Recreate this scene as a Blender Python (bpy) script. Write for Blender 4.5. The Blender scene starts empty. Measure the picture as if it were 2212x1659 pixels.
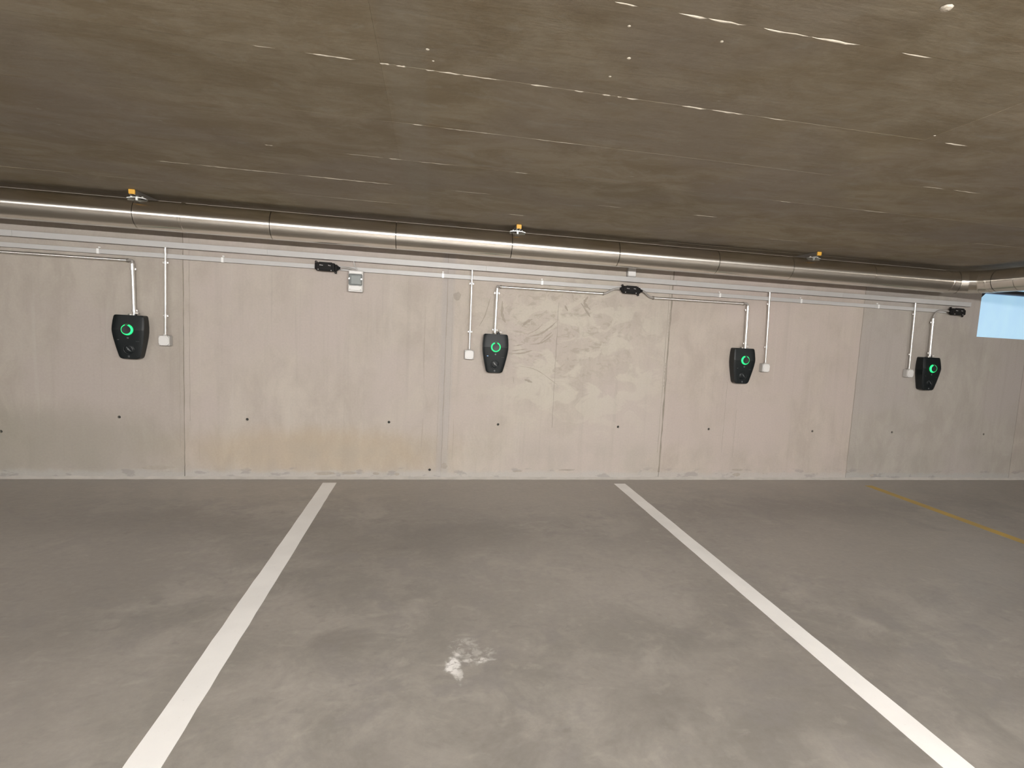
import bpy, bmesh, math, random
from mathutils import Vector, Matrix
from mathutils.geometry import tessellate_polygon
PI = math.pi
SC = bpy.context.scene
COL = SC.collection
rnd = random.Random(7)

# ---------------------------------------------------------------- camera
# world frame: the back wall is the plane Y=0, X runs right along it, floor Z=0, metres
yaw, pit, rol = 0.19187, -0.09619, 0.05320
cam_d = bpy.data.cameras.new('camera'); cam = bpy.data.objects.new('camera', cam_d); COL.objects.link(cam)
cy, sy, cp, sp, cr, sr = math.cos(yaw), math.sin(yaw), math.cos(pit), math.sin(pit), math.cos(rol), math.sin(rol)
fw = Vector((sy*cp, cy*cp, sp)); r0 = Vector((cy, -sy, 0)); u0 = r0.cross(fw)
rt = r0*cr + u0*sr; up = -r0*sr + u0*cr
M = Matrix((rt, up, -fw)).transposed().to_4x4(); M.translation = Vector((0, -5.491, 1.53))
cam.matrix_world = M
cam_d.sensor_width = 36.0; cam_d.lens = 1176.67/2212*36
cam_d.shift_x = -(1157.13-1106)/2212; cam_d.shift_y = (832.13-829.5)/2212
cam_d.clip_start = 0.05
SC.camera = cam

# ---------------------------------------------------------------- world, exposure, lamp power
w = bpy.data.worlds.new('world'); SC.world = w; w.use_nodes = True
bg = w.node_tree.nodes['Background']; bg.inputs[0].default_value = (0.55, 0.75, 1, 1); bg.inputs[1].default_value = 0.6
SC.view_settings.view_transform = 'Standard'; SC.view_settings.look = 'None'
SC.view_settings.gamma = 1; SC.view_settings.use_curve_mapping = False
SC.view_settings.exposure = 0.0
LAMP = 700.0                      # radiance of the tube diffusers
LAMP_COL = (1.0, 0.975, 0.945)
LAMPS = ((-.6, 1.5), (1.9, 1.5), (-5.4, .55), (7.6, .55))      # x, tube length
LAMP_Y = -8.3

# ---------------------------------------------------------------- materials
def nt(name):
    m = bpy.data.materials.new(name); m.use_nodes = True
    t = m.node_tree; b = t.nodes['Principled BSDF']
    return m, t, b
def plain(name, col, rough=0.5, metal=0.0, noise=0.0, nscale=40, bump=0.0, aniso=0):
    m, t, b = nt(name)
    b.inputs['Roughness'].default_value = rough; b.inputs['Metallic'].default_value = metal
    b.inputs['Base Color'].default_value = (*col, 1)
    if noise or bump:
        g = t.nodes.new('ShaderNodeNewGeometry'); n = t.nodes.new('ShaderNodeTexNoise')
        n.inputs['Scale'].default_value = nscale; n.inputs['Detail'].default_value = 4
        t.links.new(g.outputs['Position'], n.inputs['Vector'])
        if noise:
            mx = t.nodes.new('ShaderNodeMix'); mx.data_type = 'RGBA'
            mx.inputs[6].default_value = (*[c*(1-noise) for c in col], 1); mx.inputs[7].default_value = (*[min(1, c*(1+noise)) for c in col], 1)
            t.links.new(n.outputs['Fac'], mx.inputs[0]); t.links.new(mx.outputs[2], b.inputs['Base Color'])
        if bump:
            bp = t.nodes.new('ShaderNodeBump'); bp.inputs['Strength'].default_value = bump; bp.inputs['Distance'].default_value = 0.002
            t.links.new(n.outputs['Fac'], bp.inputs['Height']); t.links.new(bp.outputs['Normal'], b.inputs['Normal'])
    return m
def emis(name, col, s):
    m, t, b = nt(name)
    b.inputs['Base Color'].default_value = (*[c*.3 for c in col], 1)
    b.inputs['Emission Color'].default_value = (*col, 1); b.inputs['Emission Strength'].default_value = s
    return m

class NB:
    """small node builder working on world position"""
    def __init__(s, t):
        s.t = t; s.g = t.nodes.new('ShaderNodeNewGeometry')
        s.sep = t.nodes.new('ShaderNodeSeparateXYZ'); t.links.new(s.g.outputs['Position'], s.sep.inputs[0])
    def ln(s, a, b): s.t.links.new(a, b)
    def noise(s, scale=(1, 1, 1), k=1.0, det=5, rough=.55, dist=0, off=(0, 0, 0)):
        mp = s.t.nodes.new('ShaderNodeMapping'); mp.inputs['Scale'].default_value = scale; mp.inputs['Location'].default_value = off
        s.ln(s.g.outputs['Position'], mp.inputs[0])
        n = s.t.nodes.new('ShaderNodeTexNoise'); n.inputs['Scale'].default_value = k
        n.inputs['Detail'].default_value = det; n.inputs['Roughness'].default_value = rough; n.inputs['Distortion'].default_value = dist
        s.ln(mp.outputs[0], n.inputs['Vector']); return n.outputs['Fac']
    def m(s, op, a, b=None, c=None, clamp=False):
        n = s.t.nodes.new('ShaderNodeMath'); n.operation = op; n.use_clamp = clamp
        for i, v in enumerate((a, b, c)):
            if v is None: continue
            if isinstance(v, (int, float)): n.inputs[i].default_value = v
            else: s.ln(v, n.inputs[i])
        return n.outputs[0]
    def ramp(s, f, a, b, lo=0.0, hi=1.0):
        n = s.t.nodes.new('ShaderNodeMapRange'); n.interpolation_type = 'SMOOTHSTEP'
        for i, v in enumerate((a, b, lo, hi)): n.inputs[i+1].default_value = v
        s.ln(f, n.inputs[0]); return n.outputs[0]
    def mix(s, f, a, b):
        n = s.t.nodes.new('ShaderNodeMix'); n.data_type = 'RGBA'
        if isinstance(f, (int, float)): n.inputs[0].default_value = f
        else: s.ln(f, n.inputs[0])
        for i, v in ((6, a), (7, b)):
            if isinstance(v, tuple): n.inputs[i].default_value = (*v, 1)
            else: s.ln(v, n.inputs[i])
        return n.outputs[2]
    def mulc(s, colsock, fac):
        n = s.t.nodes.new('ShaderNodeVectorMath'); n.operation = 'SCALE'
        s.ln(colsock, n.inputs[0]); s.ln(fac, n.inputs[3]); return n.outputs[0]
    def blob(s, ax, ay, cx, cy_, rx, ry, nz=None, amp=.4, soft=.5):
        """elliptic stain on two position axes, 1 inside -> 0 outside"""
        dx = s.m('DIVIDE', s.m('SUBTRACT', ax, cx), rx); dy = s.m('DIVIDE', s.m('SUBTRACT', ay, cy_), ry)
        d = s.m('SQRT', s.m('ADD', s.m('MULTIPLY', dx, dx), s.m('MULTIPLY', dy, dy)))
        if nz is not None: d = s.m('ADD', d, s.m('MULTIPLY', s.m('SUBTRACT', nz, .5), amp*2))
        return s.ramp(d, 1-soft, 1+soft, 1, 0)
    def bump(s, b, h, strength=.3, dist=.004):
        n = s.t.nodes.new('ShaderNodeBump'); n.inputs['Strength'].default_value = strength; n.inputs['Distance'].default_value = dist
        s.ln(h, n.inputs['Height']); s.ln(n.outputs['Normal'], b.inputs['Normal'])

def wall_material():
    m, t, b = nt('cast_concrete_wall'); n = NB(t)
    X, Z = n.sep.outputs[0], n.sep.outputs[2]
    big = n.noise(k=.9, det=4, rough=.6); med = n.noise(scale=(1.6, 1, .8), k=2.6, det=6, rough=.65, dist=.4)
    streak = n.noise(scale=(9, 1, .35), k=1.3, det=5, rough=.6); fine = n.noise(k=55, det=3)
    streak2 = n.noise(scale=(30, 1, .6), k=1.2, det=3, off=(4, 0, 2))
    oi = t.nodes.new('ShaderNodeObjectInfo')
    c = n.mix(n.ramp(med, .33, .68), (.41, .353, .297), (.475, .415, .350))
    c = n.mix(n.ramp(big, .42, .6), c, (.455, .39, .34))
    # grey damp cement patches and warm run marks
    c = n.mix(n.m('MULTIPLY', n.ramp(streak, .52, .78), .34), c, (.345, .30, .25))
    c = n.mix(n.m('MULTIPLY', n.ramp(streak2, .62, .8), .35), c, (.30, .265, .22))
    c = n.mix(n.m('MULTIPLY', n.ramp(streak, .42, .25), .35), c, (.52, .47, .41))
    # trowelled repair smears beside the second charger
    sw = n.noise(scale=(1.2, 1, 2.2), k=5.5, det=4, rough=.6, dist=1.6, off=(3, 0, 1))
    smear = n.m('MULTIPLY', n.ramp(sw, .53, .60), n.blob(X, Z, 1.25, 1.55, .8, .5, med, .3))
    c = n.mix(n.m('MULTIPLY', smear, .42), c, (.31, .265, .205))
    sw2 = n.noise(scale=(1.0, 1, 1.4), k=3.2, det=4, dist=1.0, off=(9, 0, 4))
    c = n.mix(n.m('MULTIPLY', n.m('MULTIPLY', n.ramp(sw2, .47, .56), n.blob(X, Z, 1.5, 1.35, .95, .75, med, .3)), .55), c, (.53, .485, .40))
    # ochre bleeding low on the second bay, darker zones low down on the others
    c = n.mix(n.m('MULTIPLY', n.blob(X, Z, -1.05, .26, 1.25, .22, med, .5), .55), c, (.43, .335, .225))
    c = n.mix(n.m('MULTIPLY', n.blob(X, Z, -3.6, .33, 1.3, .3, med, .5), .5), c, (.30, .27, .215))
    low = n.m('MULTIPLY', n.ramp(Z, .5, .25, 0, 1), n.ramp(n.noise(scale=(1.5, 1, 1), k=2.2, off=(1, 0, 8)), .38, .68))
    c = n.mix(n.m('MULTIPLY', low, .38), c, (.335, .30, .25))
    c = n.mix(n.m('MULTIPLY', n.ramp(n.m('ABSOLUTE', n.m('SUBTRACT', X, n.m('ADD', .145, n.m('MULTIPLY', n.m('SUBTRACT', streak, .5), .12)))), .085, .03), .5), c, (.385, .35, .325))
    # pale grout band along the foot of the wall
    gz = n.m('ADD', Z, n.m('MULTIPLY', n.m('SUBTRACT', n.noise(scale=(2, 1, 1), k=3), .5), .09))
    c = n.mix(n.m('MULTIPLY', n.ramp(gz, .1, .05), .7), c, (.43, .40, .365))
    ft = n.noise(scale=(1, 1, 2.5), k=5, off=(2, 0, 3))
    c = n.mix(n.m('MULTIPLY', n.m('MULTIPLY', n.ramp(gz, .14, .08), n.ramp(ft, .56, .62)), .6), c, (.29, .265, .24))
    # tone of each pour
    tone = n.mix(1.0, c, c); mul = t.nodes.new('ShaderNodeMix'); mul.data_type = 'RGBA'; mul.blend_type = 'MULTIPLY'; mul.inputs[0].default_value = 1
    n.ln(c, mul.inputs[6]); n.ln(oi.outputs['Color'], mul.inputs[7])
    tint = t.nodes.new('ShaderNodeMix'); tint.data_type = 'RGBA'; tint.blend_type = 'MULTIPLY'; tint.inputs[0].default_value = 1; tint.inputs[7].default_value = (.985, 1.015, 1.06, 1)
    n.ln(mul.outputs[2], tint.inputs[6]); mul = tint
    c = n.mulc(mul.outputs[2], n.m('ADD', .93, n.m('MULTIPLY', fine, .14)))
    n.ln(c, b.inputs['Base Color']); b.inputs['Roughness'].default_value = .75
    b.inputs['Specular IOR Level'].default_value = .3
    n.bump(b, n.m('ADD', n.m('MULTIPLY', med, 1.0), n.m('MULTIPLY', fine, .12)), .35, .004)
    return m

def ceiling_material():
    m, t, b = nt('cast_concrete_ceiling'); n = NB(t)
    X, Y = n.sep.outputs[0], n.sep.outputs[1]
    big = n.noise(k=.8, det=3); med = n.noise(scale=(1, 1.6, 1), k=2.4, det=7, rough=.7, dist=.6); fine = n.noise(k=45, det=3)
    dr = n.noise(scale=(.7, 3, 1), k=3.5, det=5, rough=.6, off=(5, 1, 0))
    oi = t.nodes.new('ShaderNodeObjectInfo')
    c = n.mix(n.ramp(med, .35, .66), (.305, .25, .17), (.42, .365, .275))
    c = n.mix(n.m('MULTIPLY', n.ramp(big, .45, .62), .6), c, (.345, .30, .255))
    c = n.mix(n.m('MULTIPLY', n.ramp(dr, .58, .75), .55), c, (.27, .205, .125))
    c = n.mix(n.m('MULTIPLY', n.ramp(dr, .42, .28), .4), c, (.45, .42, .36))
    sp_ = n.noise(scale=(1, 2, 1), k=13, det=2, off=(7, 7, 0))
    c = n.mix(n.m('MULTIPLY', n.ramp(sp_, .76, .82), .7), c, (.62, .57, .48))
    mo = n.noise(scale=(1, 1.5, 1), k=8, det=4, rough=.6, dist=.8, off=(1, 8, 0))
    c = n.mix(n.m('MULTIPLY', n.ramp(mo, .55, .72), .4), c, (.28, .22, .155))
    c = n.mix(n.m('MULTIPLY', n.ramp(mo, .42, .28), .35), c, (.45, .42, .35))
    # pour joint running across the slab
    j = n.m('ABSOLUTE', n.m('SUBTRACT', X, n.m('ADD', -.13, n.m('MULTIPLY', n.m('SUBTRACT', n.noise(scale=(0, 1, 0), k=1.5), .5), .06))))
    c = n.mix(n.m('MULTIPLY', n.ramp(j, .10, .05), .3), c, (.40, .37, .31))
    mul = t.nodes.new('ShaderNodeMix'); mul.data_type = 'RGBA'; mul.blend_type = 'MULTIPLY'; mul.inputs[0].default_value = 1
    n.ln(c, mul.inputs[6]); n.ln(oi.outputs['Color'], mul.inputs[7])
    c = n.mulc(mul.outputs[2], n.m('ADD', .74, n.m('MULTIPLY', fine, .12)))
    n.ln(c, b.inputs['Base Color']); b.inputs['Roughness'].default_value = .7; b.inputs['Specular IOR Level'].default_value = .3
    n.bump(b, n.m('ADD', n.m('MULTIPLY', dr, 1.0), n.m('MULTIPLY', fine, .1)), .5, .006)
    return m

def floor_material():
    m, t, b = nt('power_floated_concrete_floor'); n = NB(t)
    X, Y = n.sep.outputs[0], n.sep.outputs[1]
    big = n.noise(k=.75, det=4, rough=.6, dist=.3); med = n.noise(k=2.6, det=7, rough=.66, dist=.6); fine = n.noise(k=26, det=5, rough=.7)
    sm = n.noise(scale=(1, 1.5, 1), k=7, det=5, rough=.6, dist=.5, off=(3, 9, 0))
    c = n.mix(n.ramp(med, .33, .66), (.245, .228, .206), (.348, .322, .290))
    c = n.mix(n.m('MULTIPLY', n.ramp(big, .44, .62), .5), c, (.250, .228, .207))
    c = n.mix(n.m('MULTIPLY', n.ramp(big, .48, .3), .35), c, (.315, .287, .255))
    c = n.mix(n.m('MULTIPLY', n.ramp(sm, .56, .72), .45), c, (.20, .184, .170))
    c = n.mix(n.m('MULTIPLY', n.ramp(sm, .44, .30), .4), c, (.40, .37, .33))
    for (cx, cy_, rx, ry, a) in ((-.55, -1.55, .75, .35, .5), (.2, -1.6, .5, .35, .6), (-1.9, -1.2, .9, .3, .55), (-.38, -2.85, .13, .09, .65), (3.4, -1.0, .9, .3, .35), (-.3, -2.2, .5, .4, .35), (-2.0, -2.3, .5, .7, .3), (.1, -3.75, .6, .3, .35), (1.6, -3.6, .9, .7, .35)):
        c = n.mix(n.m('MULTIPLY', n.blob(X, Y, cx, cy_, rx, ry, med, .9), a*.7), c, (.175, .158, .145))
    cool = n.noise(k=3.4, det=4, rough=.6, dist=.7, off=(6, 2, 0))
    c = n.mix(n.m('MULTIPLY', n.ramp(cool, .52, .66), .5), c, (.236, .218, .208))
    for (cx, cy_, rx, ry, a) in ((1.0, -.75, .9, .35, .5), (3.6, -2.0, 1.3, .6, .55), (-2.2, -1.9, .8, .5, .4), (.9, -2.2, .7, .5, .4), (-3.3, -1.4, .9, .6, .4), (-1.6, -3.2, .5, .4, .35)):
        c = n.mix(n.m('MULTIPLY', n.blob(X, Y, cx, cy_, rx, ry, med, .9, .7), a), c, (.37, .34, .305))
    c = n.mix(n.m('MULTIPLY', n.ramp(n.m('ADD', Y, n.m('MULTIPLY', n.m('SUBTRACT', med, .5), 1.0)), -1.0, -.15), .55), c, (.40, .365, .325))      # paler strip by the wall
    sc = n.noise(k=22, det=6, rough=.75, dist=.6, off=(2, 2, 0)); lump = n.noise(k=9, det=3, off=(5, 2, 0))
    def scuff(c, cx, cy_, rx, ry, lo, hi, a, col): return n.mix(n.m('MULTIPLY', n.m('MULTIPLY', n.ramp(sc, lo, hi), n.blob(X, Y, cx, cy_, rx, ry, lump, 2.2, .45)), a), c, col)
    c = scuff(c, .235, -3.02, .085, .085, .44, .60, .5, (.58, .56, .53))
    c = scuff(c, .255, -3.095, .085, .014, .40, .58, .8, (.70, .68, .65))
    c = scuff(c, .150, -3.11, .032, .050, .36, .50, 1.0, (.80, .78, .76))
    c = scuff(c, .165, -3.19, .016, .060, .40, .56, .6, (.70, .68, .65))
    pale = n.noise(scale=(1, 2, 1), k=9, det=2, off=(17, 3, 0))
    c = n.mix(n.m('MULTIPLY', n.ramp(pale, .76, .81), .5), c, (.50, .47, .43))
    c = n.mulc(c, n.m('ADD', .83, n.m('MULTIPLY', fine, .34)))
    n.ln(c, b.inputs['Base Color'])
    n.ln(n.ramp(med, .3, .7, .36, .48), b.inputs['Roughness']); b.inputs['Specular IOR Level'].default_value = .55
    n.bump(b, n.m('ADD', n.m('MULTIPLY', med, .6), n.m('MULTIPLY', fine, .25)), .25, .003)
    return m

def tangent(t, b, axis, aniso):
    c = t.nodes.new('ShaderNodeCombineXYZ')
    for k in range(3): c.inputs[k].default_value = axis[k]
    t.links.new(c.outputs[0], b.inputs['Tangent']); b.inputs['Anisotropic'].default_value = aniso
def duct_material(name, axis):
    m, t, b = nt(name); n = NB(t)
    sp_ = n.noise(k=6, det=3); wv = n.noise(scale=(1.2, 6, 6), k=2, det=2)
    c = n.mix(sp_, (.74, .705, .65), (.80, .765, .71)); n.ln(c, b.inputs['Base Color'])
    b.inputs['Metallic'].default_value = 1; b.inputs['Roughness'].default_value = .25
    n.bump(b, wv, .06, .004)
    tangent(t, b, axis, .85)
    return m

def paint_material(name, a, bcol, worn):
    m, t, b = nt(name); n = NB(t)
    med = n.noise(k=3, det=5); fine = n.noise(k=60, det=4, rough=.7)
    c = n.mix(n.ramp(med, .35, .65), a, bcol)
    c = n.mix(n.m('MULTIPLY', n.ramp(fine, .62, .75), worn), c, (.42, .39, .35))
    n.ln(c, b.inputs['Base Color']); b.inputs['Roughness'].default_value = .6
    n.bump(b, fine, .2, .001)
    return m

M_WALL, M_CEIL, M_FLOOR = wall_material(), ceiling_material(), floor_material()
M_DUCT, M_DUCTY = duct_material('galvanised_duct', (1, 0, 0)), duct_material('galvanised_duct_return', (0, 1, 0))
M_WHITE = paint_material('white_line_paint', (.91, .895, .875), (.86, .845, .825), .22)
M_YELLOW = paint_material('yellow_line_paint', (.52, .35, .085), (.44, .31, .10), .5)
M_FIN = plain('cement_fin', (.50, .45, .37), .8, noise=.25, nscale=30, bump=.5)
M_TRAY = plain('grey_cable_trunking', (.46, .452, .445), .42, noise=.05, nscale=12)
M_TRAY2 = plain('trunking_joint_clip', (.80, .80, .79), .3)
M_STEEL = plain('galvanised_conduit', (.90, .88, .86), .38, 1.0, noise=.08, nscale=60)
tangent(M_STEEL.node_tree, M_STEEL.node_tree.nodes['Principled BSDF'], (1, 0, 0), .85)
M_WCOND = plain('glossy_conduit', (.86, .85, .83), .26, .75)
M_ZINC = plain('zinc_plate', (.80, .82, .80), .32, .8, noise=.1, nscale=80)
M_STRUT = plain('dull_zinc_channel', (.36, .34, .31), .45, .8)
M_CAP = plain('orange_yellow_cap', (.80, .44, .06), .5)
M_BLACK = plain('black_moulded_plastic', (.008, .009, .010), .45, bump=.15, nscale=400)
M_BLACK2 = plain('charger_cover_plastic', (.006, .0088, .0100), .38, bump=.08, nscale=500)
M_BLACK2.node_tree.nodes['Principled BSDF'].inputs['Specular IOR Level'].default_value = .32
M_BLACKL = plain('charger_recess_plastic', (.012, .012, .014), .5)
M_MODULE = plain('module_plastic', (.009, .008, .008), .7); M_MODULE.node_tree.nodes['Principled BSDF'].inputs['Specular IOR Level'].default_value = .25
M_GREYP = plain('pale_grey_plastic', (.50, .487, .47), .5)
M_GREYL = plain('pale_grey_lid', (.68, .67, .655), .4)
M_CABLE = plain('grey_cable', (.33, .31, .29), .5)
M_LABEL = plain('light_grey_print', (.45, .43, .42), .5)
M_MARK = plain('grey_print_and_glint', (.07, .075, .08), .4)
M_HOLE = plain('tie_hole_plug', (.045, .045, .04), .8)
M_ALU = plain('dark_window_frame', (.05, .052, .06), .4, .5)
M_ALUB = plain('window_frame_lip', (.25, .30, .42), .35, .6)
M_RING = emis('green_led_ring', (.02, .80, .22), 1.6)
M_RINGD = emis('green_led_glow', (.0, .22, .03), .35)
M_BLUE = emis('pale_blue_led', (.35, .6, 1), 1.1)
M_DARKGLASS = plain('smoked_cover', (.16, .175, .175), .12)
M_BREAKER = plain('breaker_grey', (.19, .21, .205), .4)
M_SCREW = plain('bright_screw', (.9, .9, .88), .25, .6)
M_CLEAR = plain('clear_seal_tag', (.62, .58, .54), .15)
M_ROCK = plain('bare_concrete', (.40, .36, .31), .8, noise=.12, nscale=5)
M_HOUS = plain('lamp_housing', (.75, .75, .74), .5)
M_LAMP = emis('lamp_diffuser', LAMP_COL, LAMP)

def window_pane_material():
    m, t, b = nt('backlit_frosted_pane'); n = NB(t)
    X, Z = n.sep.outputs[0], n.sep.outputs[2]
    v = n.noise(scale=(2.5, 1, 1), k=1.6, det=3)
    c = n.mix(n.ramp(v, .3, .7), (.37, .645, .87), (.43, .72, .90))
    b.inputs['Base Color'].default_value = (.3, .35, .4, 1); b.inputs['Roughness'].default_value = .3
    n.ln(c, b.inputs['Emission Color']); b.inputs['Emission Strength'].default_value = .78
    return m
M_PANE = window_pane_material()

# ---------------------------------------------------------------- mesh helpers
class MB:
    def __init__(s): s.v = []; s.f = []; s.smooth = []
    def add(s, vs, fs, smooth=False):
        o = len(s.v); s.v += [tuple(v) for v in vs]; s.f += [tuple(i+o for i in f) for f in fs]; s.smooth += [smooth]*len(fs); return s
    def box(s, x0, x1, y0, y1, z0, z1, bev=0.0):
        if bev <= 0:
            v = [(x, y, z) for x in (x0, x1) for y in (y0, y1) for z in (z0, z1)]
            return s.add(v, [(0, 1, 3, 2), (4, 6, 7, 5), (0, 4, 5, 1), (2, 3, 7, 6), (0, 2, 6, 4), (1, 5, 7, 3)])
        bm = bmesh.new(); bmesh.ops.create_cube(bm, size=1)
        for v in bm.verts: v.co = Vector((x0+(v.co.x+.5)*(x1-x0), y0+(v.co.y+.5)*(y1-y0), z0+(v.co.z+.5)*(z1-z0)))
        bmesh.ops.bevel(bm, geom=bm.edges[:], offset=bev, segments=2, affect='EDGES', profile=.5)
        bm.verts.ensure_lookup_table()
        s.add([v.co[:] for v in bm.verts], [[v.index for v in f.verts] for f in bm.faces], False); bm.free(); return s
    def tube(s, pts, r, n=16, caps=True, r_end=None):
        pts = [Vector(p) for p in pts]; rings = []; prev = None
        for i, p in enumerate(pts):
            d = (pts[min(i+1, len(pts)-1)]-pts[max(i-1, 0)]).normalized()
            if prev is None:
                a = Vector((0, 0, 1)) if abs(d.z) < .9 else Vector((1, 0, 0)); u = d.cross(a).normalized()
            else: u = (prev-d*prev.dot(d)).normalized()
            prev = u; w_ = d.cross(u); rr = r if r_end is None else r+(r_end-r)*i/(len(pts)-1)
            rings.append([p+(u*math.cos(2*PI*k/n)+w_*math.sin(2*PI*k/n))*rr for k in range(n)])
        vs = [v for rg in rings for v in rg]; fs = []
        for i in range(len(rings)-1):
            for k in range(n): fs.append((i*n+k, i*n+(k+1) % n, (i+1)*n+(k+1) % n, (i+1)*n+k))
        s.add(vs, fs, True)
        if caps:
            s.add(rings[0], [tuple(range(n))[::-1]]); s.add(rings[-1], [tuple(range(n))])
        return s
    def lathe(s, origin, axis, prof, n=24, caps=True):
        """prof: list of (distance along axis, radius)"""
        o = Vector(origin); d = Vector(axis).normalized(); a = Vector((0, 0, 1)) if abs(d.z) < .9 else Vector((1, 0, 0))
        u = d.cross(a).normalized(); w_ = d.cross(u)
        vs = [o+d*h+(u*math.cos(2*PI*k/n)+w_*math.sin(2*PI*k/n))*r for h, r in prof for k in range(n)]
        for i in range(len(prof)-1):
            q = [vs[i*n+k] for k in range(n)]+[vs[(i+1)*n+k] for k in range(n)]
            s.add(q, [(k, (k+1) % n, n+(k+1) % n, n+k) for k in range(n)], True)
        if caps: s.add(vs[:n], [tuple(range(n))[::-1]]); s.add(vs[-n:], [tuple(range(n))])
        return s
    def prism(s, outline, y0, y1):
        """outline in (x,z), extruded from y0 (front) to y1 (back)"""
        n = len(outline); v = [(x, y0, z) for x, z in outline]+[(x, y1, z) for x, z in outline]
        return s.add(v, [tuple(range(n)), tuple(range(2*n-1, n-1, -1))]+[(i, n+i, n+(i+1) % n, (i+1) % n) for i in range(n)])
    def build(s, name, mat, parent=None, recalc=True):
        me = bpy.data.meshes.new(name); me.from_pydata(s.v, [], s.f)
        if recalc:
            bm = bmesh.new(); bm.from_mesh(me)
            bmesh.ops.recalc_face_normals(bm, faces=bm.faces[:]); bm.to_mesh(me); bm.free()
        me.polygons.foreach_set('use_smooth', s.smooth)
        me.materials.append(mat); me.update()
        o = bpy.data.objects.new(name, me); COL.objects.link(o)
        if parent: o.parent = parent
        return o

def tag(o, label=None, cat=None, group=None, kind=None):
    if label: o['label'] = label
    if cat: o['category'] = cat
    if group: o['group'] = group
    if kind: o['kind'] = kind
    return o
def empty(name, loc=(0, 0, 0)):
    o = bpy.data.objects.new(name, None); COL.objects.link(o); o.location = loc; o.empty_display_size = .1; return o
def copy_tree(o, parent=None):
    c = o.copy(); COL.objects.link(c); c.parent = parent
    for ch in [x for x in bpy.data.objects if x.parent == o]: copy_tree(ch, c)
    return c

# ================================================================= SETTING
CEIL = 2.513
KC = .9929          # keeps the board joints where the photograph shows them
XL, XR, YB = -10.5, 12.5, -15.0
# floor slab
fl = MB().box(XL-.3, XR+.3, YB-.3, .3, -.25, 0).build('floor', M_FLOOR); tag(fl, 'grey-brown power-floated concrete floor with dark blotches', 'floor', kind='structure')

# ---- back wall, cast in 2.35 m bays; each bay is a panel with its own tie holes
wall = empty('wall_back'); tag(wall, 'cast concrete back wall with bay joints and round tie holes', 'wall', kind='structure')
WIN = (6.44, 7.64, 1.762, 2.40)
J0, P = -2.221, 2.355
edges = [J0+P*k for k in range(-4, 7)]; edges[0] = XL; edges[-1] = XR
edges = [XL]+[J0+P*k for k in range(-3, 6)]+[XR]
tones = {-3: (.93, .93, .92), -2: (.93, .93, .92), -1: (.90, .905, .90), 0: (1.0, 1.0, 1.0), 1: (1.03, 1.03, 1.02), 2: (1.02, 1.0, .995), 3: (.86, .88, .89), 4: (.90, .90, .90), 5: (.9, .9, .9)}
hole_pts = [(-3.823, .572), (-2.755, .57), (-1.684, .572), (-.389, .573), (.696, .572), (1.988, .573), (3.044, .568), (4.342, .568), (5.412, .575), (6.735, .574), (7.8, .574), (.022, .094), (-3.678, .421), (-5.1, .57), (-6.2, .57)]
HR = .0135
def ring(cx, cz, r, n=14): return [(cx+r*math.cos(2*PI*k/n), cz+r*math.sin(2*PI*k/n)) for k in range(n)]
G = .0022          # half-width of the recessed joint between bays
for i in range(len(edges)-1):
    ga = .0004 if abs(edges[i]-.134) < .02 else G; gb = .0004 if abs(edges[i+1]-.134) < .02 else G
    a, b_ = edges[i]+ga, edges[i+1]-gb; z0, z1 = 0.0, CEIL
    out = [(a, z0), (b_, z0), (b_, z1), (a, z1)]
    if a < WIN[0] < b_: out = [(a, z0), (b_, z0), (b_, WIN[2]), (WIN[0], WIN[2]), (WIN[0], WIN[3]), (b_, WIN[3]), (b_, z1), (a, z1)]
    elif a < WIN[1] < b_: out = [(a, z0), (b_, z0), (b_, z1), (a, z1), (a, WIN[3]), (WIN[1], WIN[3]), (WIN[1], WIN[2]), (a, WIN[2])]
    loops = [out]+[ring(x, z, HR) for x, z in hole_pts if a < x < b_]
    step = {1: .0008, 2: 0, 3: .0012, 4: -.0006, 5: .001}.get(i, 0)
    mb = MB(); flat = [p for l in loops for p in l]
    tris = tessellate_polygon([[Vector((x, z, 0)) for x, z in l] for l in loops])
    mb.add([(x, -step, z) for x, z in flat], [tuple(t) for t in tris])
    for l in loops:
        n_ = len(l); dp = .30 if l is out else .018
        mb.add([(x, -step, z) for x, z in l]+[(x, dp, z) for x, z in l], [(k, (k+1) % n_, n_+(k+1) % n_, n_+k) for k in range(n_)])
    o = mb.build('concrete_panel', M_WALL, wall, recalc=False)
    bm = bmesh.new(); bm.from_mesh(o.data)
    bmesh.ops.remove_doubles(bm, verts=bm.verts[:], dist=1e-5); bmesh.ops.recalc_face_normals(bm, faces=bm.faces[:])
    big = max(bm.faces, key=lambda f: f.calc_area() if abs(f.normal.y) > .9 else 0)
    if big.normal.y > 0: bmesh.ops.reverse_faces(bm, faces=bm.faces[:])
    bm.to_mesh(o.data); bm.free()
    tn = tones.get(i-4 if i > 0 else -3, (1, 1, 1)); o.color = (*tn, 1)
idx = {0: -3}
for (x, z) in hole_pts:
    if x < -4.5: continue
    h = MB().lathe((x, .017, z), (0, -1, 0), [(0, HR+.0005), (.004, HR+.0003), (.006, .006), (.002, .001)], 14).build('tie_hole', M_HOLE, wall)
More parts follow.
